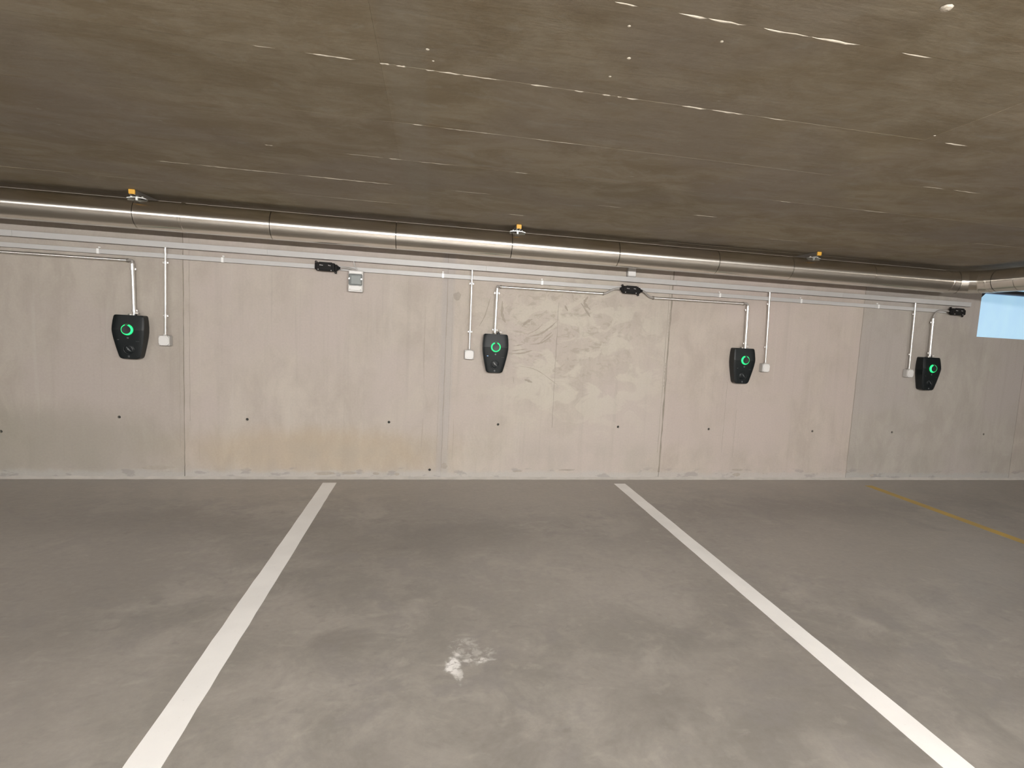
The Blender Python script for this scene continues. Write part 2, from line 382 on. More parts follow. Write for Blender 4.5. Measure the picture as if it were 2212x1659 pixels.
# thin shrinkage crack in the middle bay
# ragged grout lip along the foot of the wall
r2 = random.Random(3)
vs, fs = [], []; N = 260
for k in range(N+1):
    x = -6+16*k/N; d = .020+.010*r2.random(); h = .018+.012*r2.random()
    vs += [(x, .0, h), (x, -d*.4, h*.6), (x, -d, .0005)]
for k in range(N):
    for q in (0, 1): fs.append((k*3+q, (k+1)*3+q, (k+1)*3+q+1, k*3+q+1))
M_GROUT = plain('grout_lip', (.45, .42, .385), .85, noise=.2, nscale=9, bump=.6)
tag(MB().add(vs, fs, True).build('trim_1', M_GROUT), 'ragged pale grout lip along the foot of the back wall', 'trim', kind='structure')
# joint smears of mortar on the pour joint (slightly proud)
def smear(x, z0, z1, wd, seed, mat, lean=0.0):
    rr = random.Random(seed); n_ = 26; L = []; Rr = []
    for k in range(n_+1):
        z = z0+(z1-z0)*k/n_; cx = x+lean*(z-z0)+.003*rr.uniform(-1, 1); w_ = wd*(.5+.9*rr.random())
        L.append((cx-w_, z)); Rr.append((cx+w_, z))
    v = [];
    for (a_, b2) in zip(L, Rr): v += [(a_[0], -.0012, a_[1]), ((a_[0]+b2[0])/2, -.0026, a_[1]), (b2[0], -.0012, b2[1])]
    f = [(k*3+q, k*3+q+1, (k+1)*3+q+1, (k+1)*3+q) for k in range(n_) for q in (0, 1)]
    return MB().add(v, f, True).build('mortar_smear', mat, wall)
M_SM1 = plain('mortar_smear_grey', (.35, .315, .27), .85, noise=.15, nscale=25)
M_SM2 = plain('mortar_smear_dark', (.27, .24, .20), .85, noise=.15, nscale=25)
smear(J0+2*P+.002, .08, 2.48, .0085, 1, M_SM2); smear(J0+2*P-.03, .3, 2.2, .003, 21, M_SM1)
smear(J0+2*P-.004, 1.02, 1.28, .014, 9, M_SM1)
smear(J0+2*P-.005, 1.55, 1.85, .009, 10, M_SM1)
smear(J0, .12, 2.4, .0035, 2, M_SM2)
smear(J0+.05, .55, 2.3, .0015, 12, M_SM1); smear(J0-.035, .3, 1.4, .0012, 13, M_SM1)
smear(J0+P+.002, .08, 2.4, .0035, 4, M_SM1); smear(J0+P+.06, .3, 2.1, .0012, 14, M_SM1); smear(J0+P-.05, .2, 1.0, .0012, 15, M_SM1)
smear(1.262, .55, 1.85, .0016, 5, M_SM2)
smear(J0+3*P, .08, 2.4, .0035, 6, M_SM2)
smear(3.22, .3, 1.1, .0015, 7, M_SM1); smear(3.36, .25, .8, .0013, 8, M_SM1)
# curved trowel drags in the skim coat beside the second charger
def drag(pts, wd, seed, mat):
    rr = random.Random(seed); P_ = [Vector((x, 0, z)) for x, z in pts]
    P_ = [P_[0]*2-P_[1]]+P_+[P_[-1]*2-P_[-2]]; path = []
    for k in range(1, len(P_)-2):
        for q in range(6):
            t_ = q/6; a_, b2, c_, d_ = P_[k-1:k+3]
            path.append(.5*((2*b2)+(c_-a_)*t_+(2*a_-5*b2+4*c_-d_)*t_*t_+(-a_+3*b2-3*c_+d_)*t_**3))
    path.append(P_[-2]); n_ = len(path)-1; v = []
    for k, p in enumerate(path):
        d_ = (path[min(k+1, n_)]-path[max(k-1, 0)]).normalized(); nn = Vector((-d_.z, 0, d_.x))
        w_ = wd*(math.sin(PI*min(1, max(0, (k+.3)/(n_+.6))))**.6)*rr.uniform(.55, 1.2)
        a_, b2 = p+nn*w_, p-nn*w_*rr.uniform(.3, 1)
        v += [(a_.x, -.0011, a_.z), (p.x, -.0021, p.z), (b2.x, -.0011, b2.z)]
    MB().add(v, [(k*3+q, k*3+q+1, (k+1)*3+q+1, (k+1)*3+q) for k in range(n_) for q in (0, 1)], True).build('trowel_mark', mat, wall)
M_DRAG = plain('trowel_drag', (.345, .305, .255), .85, noise=.12, nscale=18)
DR_ = [([(0.972, 1.486), (1.076, 1.515), (1.17, 1.577), (1.253, 1.657)], .010), ([(0.956, 1.509), (1.05, 1.561), (1.104, 1.62)], .005), ([(0.895, 1.586), (0.95, 1.635), (0.996, 1.661)], .017),
       ([(0.986, 1.407), (1.081, 1.421), (1.152, 1.458), (1.222, 1.523)], .009), ([(0.81, 1.38), (0.914, 1.403)], .006), ([(0.803, 1.332), (0.964, 1.359)], .006), ([(0.804, 1.304), (0.909, 1.313), (1.013, 1.347)], .011),
       ([(1.081, 1.421), (1.173, 1.52)], .005), ([(1.113, 1.456), (1.206, 1.541)], .010), ([(0.68, 1.828), (0.682, 1.69), (0.723, 1.613)], .020), ([(0.562, 1.867), (0.514, 1.68), (0.459, 1.562)], .006),
       ([(1.566, 1.931), (1.531, 1.858), (1.6, 1.791)], .020), ([(1.496, 1.856), (1.604, 1.72)], .014), ([(0.877, 1.184), (1.072, 1.144), (1.301, 0.999)], .004), ([(0.947, 1.044), (1.03, 1.018)], .016),
       ([(0.825, 1.078), (0.838, 1.002)], .0025), ([(1.326, 1.822), (1.359, 1.767)], .017), ([(-.07, 1.75), (-.072, 1.3), (-.06, .9)], .002), ([(-.061, .62), (-.07, .3)], .003), ([(.24, .62), (.246, .4), (.24, .2)], .003)]
for k_, (p_, w_) in enumerate(DR_): drag(p_, w_, k_, M_DRAG)
# round rough patch marks left by filled holes
def patch(x, z, rx, rz, seed, mat):
    rr = random.Random(seed); n_ = 14
    ph = [(x+rx*(.75+.4*rr.random())*math.cos(2*PI*k/n_), z+rz*(.75+.4*rr.random())*math.sin(2*PI*k/n_)) for k in range(n_)]
    v = [(x, -.0032, z)]+[(a_, -.0011, b2) for a_, b2 in ph]
    MB().add(v, [(0, 1+k, 1+(k+1) % n_) for k in range(n_)], True).build('filler_patch', mat, wall)
patch(.232, 1.845, .040, .045, 1, M_SM1); patch(.165, .135, .032, .035, 2, M_SM1)
for i_, (x, z, a_, b2) in enumerate(((-2.46, .105, .16, .022), (-.98, .055, .10, .018), (-.50, .055, .03, .016), (-.30, .05, .025, .016), (-.75, .06, .07, .015), (3.43, .055, .05, .02), (3.44, .11, .07, .012), (1.45, .10, .09, .010), (.92, .085, .06, .01), (5.2, .05, .03, .015))):
    patch(x, z, a_, b2, 20+i_, M_SM1)

# ---- ceiling: shuttering-board panels near the wall, plain slab behind
ceil = empty('ceiling'); tag(ceil, 'brown board-marked concrete ceiling slab', 'ceiling', kind='structure')
YS = [0.3, -.16, -.77, -1.385, -2.005, -2.62, -3.225, -3.835, -4.44, -5.05, -5.66]
XS = [XL-.3, -7.55, -5.11, -2.67, -.226, 2.21, 4.65, 7.1, 9.54, XR+.3]
YS = [YS[0]]+[-5.491+(q+5.491)*KC for q in YS[1:]]
r3 = random.Random(11)
for i in range(len(XS)-1):
    for j in range(len(YS)-1):
        dz = r3.uniform(0, .0014)
        o = MB().box(XS[i], XS[i+1], YS[j+1]+.0004, YS[j]-.0004, CEIL-dz, CEIL+.06).build('ceiling_panel', M_CEIL, ceil)
        k = r3.uniform(.95, 1.05); o.color = (k, k, k*r3.uniform(.97, 1.02), 1)
MB().box(XL-.3, XR+.3, YB-.3, YS[-1], CEIL, CEIL+.06).build('ceiling_slab', M_CEIL, ceil)
MB().box(XL-.3, XR+.3, YB-.3, .3, CEIL+.06, CEIL+.3).build('slab_core', M_ROCK, ceil)
# light cement fins squeezed between the boards
def fin(y, x0, x1, seed, w_=.004, h=.005):
    rr = random.Random(seed); n_ = max(4, int((x1-x0)/.025)); v = []; f = []
    for k in range(n_+1):
        x = x0+(x1-x0)*k/n_; e = min(1, 4*k/n_, 4*(n_-k)/n_)*(.4+.9*rr.random())+.05; yy = y+.0025*rr.uniform(-1, 1)
        v += [(x, yy-w_*e, CEIL-.0010), (x, yy, CEIL-.0010-h*e), (x, yy+w_*e, CEIL-.0010)]
    for k in range(n_):
        for q in (0, 1): f.append((k*3+q, k*3+q+1, (k+1)*3+q+1, (k+1)*3+q))
    MB().add(v, f, True).build('cement_fin', M_FIN, ceil)
FINS = [(-3.225, [(-.68, -.60, .5), (-.50, -.315, 1.1), (-.232, -.19, 1.2), (-.17, -.13, 1.1), (-.06, -.02, .9), (-.02, .08, 1), (.08, .232, .9), (.354, .449, 1.2), (.536, .576, 1), (.654, .693, 1.1), (.72, .74, .8), (.76, .814, 1.1), (1.008, 1.12, 1.2), (1.14, 1.30, 1.1), (1.38, 1.5, .5), (2.337, 2.467, 1.3)]),
        (-3.833, [(.50, .575, 1), (.704, .80, 1.3), (.80, .93, 1.2), (.99, 1.16, 1.2), (1.16, 1.338, 1.3), (1.50, 1.62, 1.0)]),
        (-2.62, [(-.132, -.076, .9), (0., .306, .6), (.472, .753, .5), (2.84, 3.0, .6), (3.06, 3.26, .8)]),
        (-2.005, [(-.98, -.93, .9), (-.55, -.3, .5), (-.29, -.208, 1.1), (-.15, .1, .6), (.47, .56, .7), (2.32, 2.41, .8), (2.98, 3.19, .9)]),
        (-1.385, [(-1.82, -1.6, .7), (-1.6, -.95, .9), (-.95, -.28, 1.1), (.1, .4, .5), (1.98, 2.2, .8), (1.2, 1.4, .6)]),
        (-.77, [(.6, .75, .9), (-.9, -.3, .5), (3.0, 3.4, .5)])]
sd = 100
for y, L in FINS:
    for x0, x1, k in L: sd += 1; fin(-5.491+(y+5.491)*KC, x0*KC, x1*KC, sd, (.0028*k+.0004)*(.75 if y < -3.5 else 1), .0034*k)
# a few drips / nibs
for x, y, s_ in ((1.406, -4.08, .018), (.65, -3.55, .008), (.9, -3.74, .007), (.58, -3.74, .006), (.63, -3.40, .006), (-.05, -3.4, .007), (-.03, -3.32, .005), (2.2, -3.3, .006)):
    MB().lathe((x, y, CEIL-.0015), (0, 0, -1), [(0, s_), (s_*.25, s_*.8), (s_*.45, s_*.3)], 8).build('cement_nib', M_FIN, ceil)

# ---- unseen sides of the hall
def shell(name, lab, *b): tag(MB().box(*b).build(name, M_ROCK), lab, 'wall', kind='structure')
shell('wall_left', 'plain concrete side wall', XL-.3, XL, YB, .3, 0, CEIL)
shell('wall_right', 'plain concrete side wall', XR, XR+.3, YB, .3, 0, CEIL)
shell('wall_front', 'plain concrete wall behind the viewer', XL-.3, XR+.3, YB-.3, YB, 0, CEIL)

# ---- window high in the wall
win = empty('window_1', (WIN[0], 0, WIN[2])); tag(win, 'pale blue backlit window high in the concrete wall under the duct', 'window', kind='structure')
def wpart(mb, name, mat, par=win):
    o = mb.build(name, mat); o.parent = par; o.matrix_parent_inverse = Matrix.Translation(-win.location); return o
wpart(MB().box(WIN[0]-.02, WIN[1]+.02, .060, .066, WIN[2]-.03, WIN[3]+.02), 'window_pane', M_PANE)
wpart(MB().box(WIN[0]+.002, WIN[1]-.002, .004, .058, 2.300, 2.338, .003), 'transom', M_ALU)
wpart(MB().box(WIN[0]+.002, WIN[1]-.002, .000, .058, 2.284, 2.302, .002), 'transom_lip', M_ALUB)
wpart(MB().box(WIN[0]+.002, WIN[1]-.002, .004, .058, 2.362, 2.399, .002), 'frame_head', M_ALU)
wpart(MB().prism([(WIN[0]+.002, 2.30), (WIN[0]+.002, 2.232), (WIN[0]+.062, 2.288), (WIN[0]+.062, 2.30)], .002, .057), 'corner_gusset', M_ALU)
wpart(MB().box(WIN[0]-.05, WIN[1]+.05, .14, .30, WIN[2]-.05, WIN[3]+.05), 'light_well_back', M_ROCK)

# ---- painted bay lines (thin paint film)
def line(x0, x1, y0, y1, mat, label, group=None, nm='parking_line'):
    rr = random.Random(int(abs(x0)*100)); n_ = 40; v = []; f = []
    for k in range(n_+1):
        y = y0+(y1-y0)*k/n_; j = .0018
        for x in (x0+rr.uniform(-j, j), x1+rr.uniform(-j, j)): v += [(x, y, .0015), (x, y, -.001)]
    for k in range(n_):
        a_ = k*4; f += [(a_, a_+2, a_+6, a_+4), (a_, a_+4, a_+5, a_+1), (a_+2, a_+3, a_+7, a_+6)]
    f += [(0, 1, 3, 2), (n_*4, n_*4+2, n_*4+3, n_*4+1)]
    tag(MB().add(v, f).build(nm, mat), label, 'line', group)
line(-.972, -.850, -.142, -5.0, M_WHITE, 'white painted bay line on the left, leaning right towards the wall', 'white parking bay lines')
line(1.922, 2.044, -.178, -5.0, M_WHITE, 'white painted bay line on the right, between the second and third chargers', 'white parking bay lines')
line(4.880, 4.975, -.257, -5.0, M_YELLOW, 'thin yellow painted line at the far right of the floor')

# ================================================================= DUCT
duct = empty('ventilation_duct', (0, 0, 0)); tag(duct, 'long round galvanised metal ventilation duct along the top of the wall', 'duct')
DY, DZ, DR = -.28, 2.337, .1215
seams = [-9.7+0.0]+[-.345-1.045*k for k in range(8, 1, -1)]+[-2.09, -1.39, -.345, .70, 1.745, 2.79, 3.62, 4.60, 5.60]
seams = sorted(set(round(s_, 3) for s_ in seams))
for a_, b2 in zip(seams[:-1], seams[1:]):
    MB().lathe((a_+.0008, DY, DZ), (1, 0, 0), [(0, DR-.006), (.0015, DR+.0006), (.006, DR+.0004), (.010, DR-.0004), (b2-a_-.010, DR-.0004), (b2-a_-.0045, DR-.0004), (b2-a_-.0035, DR-.006)], 64, False).build('duct_section', M_DUCT, duct)
# raised coupling bands
for x in (-2.09, 5.60):
    MB().lathe((x-.012, DY, DZ), (1, 0, 0), [(0, DR), (.003, DR+.003), (.021, DR+.003), (.024, DR)], 64, False).build('coupling_band', M_DUCT, duct)
# segmented elbow, turning towards the viewer
ER = .29; X1 = 5.60; gores = 4
def elbow_ring(ang, r=DR, n=48):
    c = Vector((X1, DY-ER, DZ)); p = c+Vector((math.sin(ang)*ER, math.cos(ang)*ER, 0)); rad = Vector((math.sin(ang), math.cos(ang), 0))
    return p, rad
def miter(ang, n=48, grow=1.0):
    # ring on the mitre plane at angle ang of the elbow
    p, rad = elbow_ring(ang); return [p+rad*(math.cos(2*PI*k/n)*DR*grow)+Vector((0, 0, math.sin(2*PI*k/n)*DR*grow)) for k in range(n)]
angs = [0, PI/8, PI/4, 3*PI/8, PI/2]
for a_, b2 in zip(angs[:-1], angs[1:]):
    e = (b2-a_)*.06; ra, rb = miter(a_+.002, grow=1.018), miter(a_+e, grow=1.018); rc, rd = miter(a_+e*1.01, grow=1.0), miter(b2, grow=1.0); n_ = 48
    mb = MB()
    for r1, r2_ in ((ra, rb), (rb, rc), (rc, rd)): mb.add(r1+r2_, [(k, (k+1) % n_, n_+(k+1) % n_, n_+k) for k in range(n_)], True)
    mb.build('elbow_segment', M_DUCT, duct)
XE = X1+ER; YE = DY-ER
MB().lathe((XE, YE+.004, DZ), (0, -1, 0), [(0, DR*1.02), (.02, DR*1.02), (.021, DR), (.075, DR)], 48, False).build('elbow_collar', M_DUCTY, duct)
for y0_, y1_ in ((YE-.075, YE-.30), (YE-.30, YE-1.1), (YE-1.1, YE-2.15), (YE-2.15, YE-3.2), (YE-3.2, YE-4.25), (YE-4.25, YE-5.3)):
    MB().lathe((XE, y0_, DZ), (0, -1, 0), [(.001, DR-.0012), (.0025, DR), (y0_-y1_-.004, DR), (y0_-y1_-.001, DR-.0014)], 64, False).build('duct_section', M_DUCTY, duct)
MB().lathe((XE, YE-5.3, DZ), (0, -1, 0), [(0, DR+.004), (.01, DR+.004), (.012, .001)], 32).build('end_cap', M_DUCT, duct)

# ---- duct hangers
def hanger():
    r = empty('duct_hanger', (0, 0, CEIL))
    # open C channel screwed to the soffit, running out from the wall
    c = MB()
    c.box(-.0205, .0205, -.41, -.02, -.0045, -.0025); c.box(-.0205, -.018, -.41, -.02, -.0435, -.0045); c.box(.018, .0205, -.41, -.02, -.0435, -.0045)
    c.box(-.018, -.011, -.41, -.02, -.0435, -.041); c.box(.011, .018, -.41, -.02, -.0435, -.041)
    c.build('strut_channel', M_STRUT, r)
    MB().box(-.023, .023, -.418, -.400, -.040, -.0025, .004).build('channel_end_cap', M_CAP, r)
    # winged clamp plate
    b = MB(); n_ = 14; v = []
    for k in range(n_+1):
        x = -.072+.144*k/n_; z = -.053+.006*math.cos(PI*x/.144)-.003*(abs(x)/.072)**4
        v += [(x, -.345, z), (x, -.315, z), (x, -.345, z-.006), (x, -.315, z-.006)]
    f = []
    for k in range(n_):
        a_ = k*4; f += [(a_, a_+4, a_+5, a_+1), (a_+2, a_+3, a_+7, a_+6), (a_, a_+2, a_+6, a_+4), (a_+1, a_+5, a_+7, a_+3)]
    f += [(0, 1, 3, 2), (n_*4, n_*4+2, n_*4+3, n_*4+1)]
    pl = b.add(v, f).build('clamp_plate', M_ZINC, r)
    for x in (-.042, 0, .042): MB().lathe((x, -.333, -.047), (0, 0, 1), [(0, .010), (.005, .010), (.006, .007)], 6).build('bolt', M_ZINC, pl)
    MB().tube([(0.012, -.33, -.05), (0.016, -.365, -.034)], .006, 8).build('channel_bolt', M_ZINC, r)
    MB().box(-.008, .008, -.342, -.322, -.082, -.052, .001).build('clamp_stem', M_ZINC, r)
    # foot riveted on the duct shell
    ft = MB().add([(-.034, -.322, -.0660), (.034, -.322, -.0660), (.012, -.352, -.0840), (-.012, -.352, -.0840), (-.034, -.322, -.070), (.034, -.322, -.070), (.012, -.352, -.088), (-.012, -.352, -.088)],
                  [(0, 1, 2, 3), (7, 6, 5, 4), (0, 4, 5, 1), (1, 5, 6, 2), (2, 6, 7, 3), (3, 7, 4, 0)])
    ft.build('clamp_foot', M_ZINC, r)
    return r
h0 = hanger()
for i, (x, lab) in enumerate(((-2.425, 'zinc duct hanger with yellow-capped channel, above the left charger'),
                              (.752, 'zinc duct hanger with yellow-capped channel, above the second charger'),
                              (3.885, 'zinc duct hanger with yellow-capped channel, between third and fourth chargers'))):
    o = h0 if i == 0 else copy_tree(h0); o.location.x = x
    tag(o, lab, 'hanger', 'duct hangers along the ceiling')

# ================================================================= TRUNKING
tr = empty('cable_trunking'); tag(tr, 'wide pale grey cable trunking running under the duct', 'trunking')
xs = [-9.5, -7.5, -5.5, -3.5, -1.5, .5, 2.5, 4.5, 6.235]
for a_, b2 in zip(xs[:-1], xs[1:]): MB().box(a_+.0004, b2-.0004, -.062, -.004, 2.104, 2.154, .0015).build('trunking_length', M_TRAY, tr)
fr = empty('flat_cable_run'); tag(fr, 'narrow pale grey trunking just below the wide one', 'trunking')
xs = [-9.5, -8.6, -7.6, -6.6, -5.6, -4.75, -3.85, -2.877, -1.883, -.90, .085, 1.071, 2.05, 3.025, 4.009, 5.003, 5.93]
for a_, b2 in zip(xs[:-1], xs[1:]): MB().box(a_+.0004, b2-.0004, -.036, -.004, 2.014, 2.053, .001).build('trunking_length', M_TRAY, fr)
for x in (-5.6, -3.85, -2.877, -1.883, .085, 1.071, 3.025, 4.009, 5.003):
    MB().box(x-.010, x+.010, -.039, -.004, 2.011, 2.056, .001).build('joint_clip', M_TRAY2, fr)
    MB().box(x-.008, x+.008, -.014, -.004, 2.064, 2.074, .001).build('fixing_tab', M_TRAY2, fr)

# junction box peeking out above the trunking
jb = empty('junction_box', (2.009, 0, 2.156)); tag(jb, 'small pale grey junction box on top of the trunking near the second bay line', 'box')
MB().box(-.046, .046, -.050, -.001, 0, .115, .008).build('box_body', M_GREYP, jb)
MB().box(-.040, .040, -.056, -.049, .006, .109, .006).build('box_lid', M_GREYL, jb)

# ================================================================= BLACK CONNECTOR MODULES
def module(flip):
    """flat-cable tap-off module; cable gland(s) at the ends. origin: centre on wall"""
    r = empty('connector_module'); s_ = -1 if flip else 1
    MB().box(-.088, .072, -.078, -.035, -.040, .036, .004).build('module_body', M_MODULE, r)
    MB().box(-.064, .052, -.084, -.076, -.034, .040, .003).build('module_lid', M_MODULE, r)
    MB().box(.070, .098, -.074, -.036, -.034, .026, .010).build('module_end', M_MODULE, r)
    MB().box(-.103, -.086, -.070, -.036, -.030, .032, .004).build('module_end', M_MODULE, r)
    for x, z in ((-.095, .040), (.080, -.046)):
        m_ = MB().lathe((x, -.040, z), (0, -1, 0), [(0, .0045), (0, .0115), (.012, .0115), (.012, .0045)], 16, False).build('fixing_ear', M_MODULE, r)
    for x, z in ((-.070, -.030), (.045, -.033)): MB().lathe((x, -.083, z), (0, -1, 0), [(0, .005), (.003, .0045)], 10).build('lid_screw', M_LABEL, r)
    # two small printed marks
    rr = random.Random(5)
    for x0, n_, w_ in ((-.058, 6, .0052), (.018, 4, .0058)):
        lb = MB()
        for k in range(n_): lb.box(x0+k*w_, x0+k*w_+w_*.72, -.0846, -.0838, .008-.0004*k, .0165-.003*rr.random()-.0004*k)
        lb.build('printed_mark', M_LABEL, r)
    return r
def gland(r, x, z, s_):
    g = MB().lathe((x, -.055, z), (s_, 0, 0), [(0, .017), (.012, .017), (.014, .013), (.026, .012)], 14); g.build('cable_gland', M_MODULE, r)
m1 = module(False); m1.location = (-.985, 0, 2.036); gland(m1, .097, -.004, 1)
tag(m1, 'black connector module beside the small clear-windowed enclosure, left half of the wall', 'connector', 'black connector modules on the trunking')
m2 = module(False); m2.location = (2.010, 0, 2.022); gland(m2, .097, -.004, 1); gland(m2, -.103, .004, -1)
tag(m2, 'black connector module with cables on both sides, between second and third chargers', 'connector', 'black connector modules on the trunking')
m3 = module(False); m3.location = (6.065, 0, 2.036); gland(m3, -.103, -.002, -1)
tag(m3, 'black connector module at the right end of the trunking, near the window', 'connector', 'black connector modules on the trunking')

# ================================================================= CONDUITS AND CABLES
def bez(p, n=18):
    p = [Vector(q) for q in p]; out = []
    for k in range(n+1):
        t_ = k/n; out.append(p[0]*(1-t_)**3+p[1]*3*t_*(1-t_)**2+p[2]*3*t_*t_*(1-t_)+p[3]*t_**3)
    return out
def hconduit(x0, x1, z0, z1, label, ends=(1, 1), r=.0145, Y=-.024):
    o = empty('steel_conduit', (x0, Y, z0)); dz = z1-z0
    MB().tube([(0, 0, 0), (x1-x0, 0, dz)], r, 20).build('pipe', M_STEEL, o)
    if ends[0]: MB().tube([(-.004, 0, 0), (.010, 0, 0)], r+.0025, 20).build('end_bush', M_STRUT, o)
    if ends[1]: MB().tube([(x1-x0-.010, 0, dz), (x1-x0+.004, 0, dz)], r+.0025, 20).build('end_bush', M_STRUT, o)
    n_ = max(2, int((x1-x0)/.45))
    for k in range(n_):
        x = (x1-x0)*(k+.5)/n_; z = dz*(k+.5)/n_
        MB().tube([(x-.008, 0, z), (x+.008, 0, z)], r+.0018, 20).build('saddle_clip', M_STEEL, o)
    tag(o, label, 'conduit', 'horizontal steel conduits below the trunking')
hconduit(-9.0, -2.648, 1.966, 1.972, 'long horizontal steel conduit leaving the picture on the left', (0, 1))
hconduit(.652, 1.722, 1.964, 1.966, 'horizontal steel conduit from above the second charger towards the middle module')
hconduit(2.268, 3.318, 1.958, 1.962, 'horizontal steel conduit from the middle module towards the third charger')

def vconduit(x_top, x_bot, z_top, z_bot, label, group, r, Yt, Yb, nm='vertical_conduit', clips=(.06, .9), mat=None):
    o = empty(nm, (x_bot, Yb, z_bot)); h = z_top-z_bot; mat = mat or M_WCOND
    top = Vector((x_top-x_bot, Yt-Yb, h))
    MB().tube([Vector((0, 0, 0)), top], r, 20).build('pipe', mat, o)
    for c in clips:
        p = top*c; d = top.normalized()
        MB().tube([p-d*.010, p+d*.010], r+.004, 20).build('pipe_clip', mat, o)
        sx = r+.004
        MB().box(p.x-sx-.006, p.x+sx+.006, p.y+.004, p.y+.008, p.z-.008, p.z+.008, .001).build('clip_wing', mat, o)
    tag(o, label, 'conduit', group); return o
CH = [(-2.606, -2.597, 1.945, 1.480, 'left charger'), (.619, .615, 1.945, 1.480, 'second charger'), (3.357, 3.369, 1.940, 1.476, 'third charger'), (5.745, 5.760, 1.940, 1.480, 'rightmost charger')]
for xt, xb, zt, zb, nm in CH:
    vconduit(xt, xb, zt, zb, 'thick bright vertical conduit rising from the '+nm, 'conduits above the chargers', .0150, -.045, -.045, clips=(.90, .12))
SK = [(-2.341, -2.352, 2.104, 1.335, 'left charger'), (.365, .369, 2.104, 1.335, 'second charger'), (3.604, 3.634, 2.104, 1.335, 'third charger'), (5.478, 5.504, 2.104, 1.340, 'rightmost charger')]
for xt, xb, zt, zb, nm in SK:
    vconduit(xt, xb, zt, zb, 'slim bright vertical conduit down to the socket beside the '+nm, 'slim conduits down to the sockets', .0100, -.048, -.040, clips=(.83, .22))

def cable(pts, label, r=.0085, tip=True):
    o = MB().tube(pts, r, 14).build('cable', M_CABLE); tag(o, label, 'cable', 'short grey cables')
Yc = -.026
cable(bez([(-2.660, -.024, 1.972), (-2.612, -.028, 1.975), (-2.606, -.045, 1.985), (-2.606, -.045, 1.935)]), 'short grey cable bend above the left charger conduit', .011)
cable(bez([(.664, -.024, 1.964), (.622, -.028, 1.968), (.619, -.045, 1.978), (.619, -.045, 1.935)]), 'short grey cable bend above the second charger conduit', .011)
cable(bez([(3.306, -.024, 1.962), (3.352, -.028, 1.966), (3.357, -.045, 1.975), (3.357, -.045, 1.930)]), 'short grey cable bend above the third charger conduit', .011)
cable(bez([(5.938, -.055, 2.034), (5.82, -.055, 2.055), (5.745, -.050, 2.03), (5.745, -.045, 1.93)]), 'grey cable curving from the right-end module to the rightmost charger conduit', .010)
cable(bez([(1.710, -.024, 1.966), (1.77, -.03, 1.966), (1.80, -.052, 2.03), (1.885, -.055, 2.026)]), 'grey cable rising from the conduit end to the left of the middle module', .0105)
cable(bez([(2.130, -.055, 2.018), (2.19, -.055, 2.012), (2.19, -.03, 1.955), (2.282, -.024, 1.958)]), 'grey cable dropping from the middle module to the right-hand conduit', .010)
cable(bez([(-.868, -.055, 2.032), (-.80, -.055, 2.045), (-.76, -.06, 2.035), (-.715, -.055, 2.012)]), 'grey cable from the left module into the clear-windowed enclosure', .0105)
o = MB().tube(bez([(-.745, -.05, 2.106), (-.74, -.052, 2.07), (-.725, -.052, 2.04), (-.70, -.050, 2.012)]), .004, 8).build('thin_wire', M_GREYP)
tag(o, 'thin pale wire from the trunking into the clear-windowed enclosure', 'wire')

# ================================================================= SMALL ENCLOSURE WITH CLEAR COVER
en = empty('breaker_enclosure', (-.722, 0, 1.822)); tag(en, 'small pale grey enclosure with a smoked clear cover hanging under the trunking', 'enclosure')
MB().box(-.066, .066, -.075, -.001, 0, .198, .007).build('enclosure_body', M_GREYL, en)
MB().box(-.060, .060, -.088, -.074, .165, .192, .004).build('top_bar', M_GREYL, en)
MB().box(-.062, .062, -.086, -.074, .012, .056, .005).build('bottom_bar', M_GREYL, en)
cv = MB().box(-.061, .061, -.096, -.074, .060, .163, .009).build('clear_cover', M_DARKGLASS, en)
MB().box(-.036, .044, -.0975, -.0955, .072, .146, .001).build('breaker_front', M_BREAKER, cv)
for x in (-.055, .056): MB().lathe((x, -.094, .118), (0, -1, 0), [(0, .0095), (.006, .0095), (.008, .006)], 14).build('hinge_pin', M_SCREW, en)
for x in (-.048, .048): MB().lathe((x, -.085, .022), (0, -1, 0), [(0, .006), (.003, .005)], 10).build('screw', M_STRUT, en)
for x in (-.044, .044): MB().box(x-.013, x+.013, -.0885, -.085, .049, .053).build('latch_slot', M_STRUT, en)

# ================================================================= SOCKET BOXES
def socket_box():
    r = empty('junction_box')
    MB().box(-.046, .046, -.060, -.001, -.046, .046, .007).build('box_body', M_GREYP, r)
    # octagonal lid with round inset
    k = .018; s_ = .042
    oc = [(-s_, -s_+k), (-s_+k, -s_), (s_-k, -s_), (s_, -s_+k), (s_, s_-k), (s_-k, s_), (-s_+k, s_), (-s_, s_-k)]
    ld = MB().prism(oc, -.066, -.058).build('box_lid', M_GREYL, r)
    MB().lathe((0, -.0655, 0), (0, -1, 0), [(0, .036), (.003, .0355), (.004, .034)], 28).build('round_inset', M_GREYL, ld)
    for x in (-1, 1):
        for z in (-1, 1): MB().lathe((x*.038, -.0595, z*.038), (0, -1, 0), [(0, .005), (.0025, .0045)], 8).build('lid_screw', M_GREYP, r)
    MB().lathe((0.0, -.038, .044), (0, 0, 1), [(0, .015), (.010, .015), (.012, .012), (.016, .0125)], 12).build('conduit_spigot', M_GREYP, r)
    return r
b0 = socket_box()
for i, (x, z, nm) in enumerate(((-2.356, 1.282, 'square pale grey junction box to the right of the left charger'), (.369, 1.276, 'square pale grey junction box to the left of the second charger'),
                                (3.634, 1.276, 'square pale grey junction box to the right of the third charger'), (5.506, 1.286, 'square pale grey junction box to the left of the rightmost charger'))):
    o = b0 if i == 0 else copy_tree(b0); o.location = (x, 0, z); tag(o, nm, 'box', 'junction boxes beside the chargers')

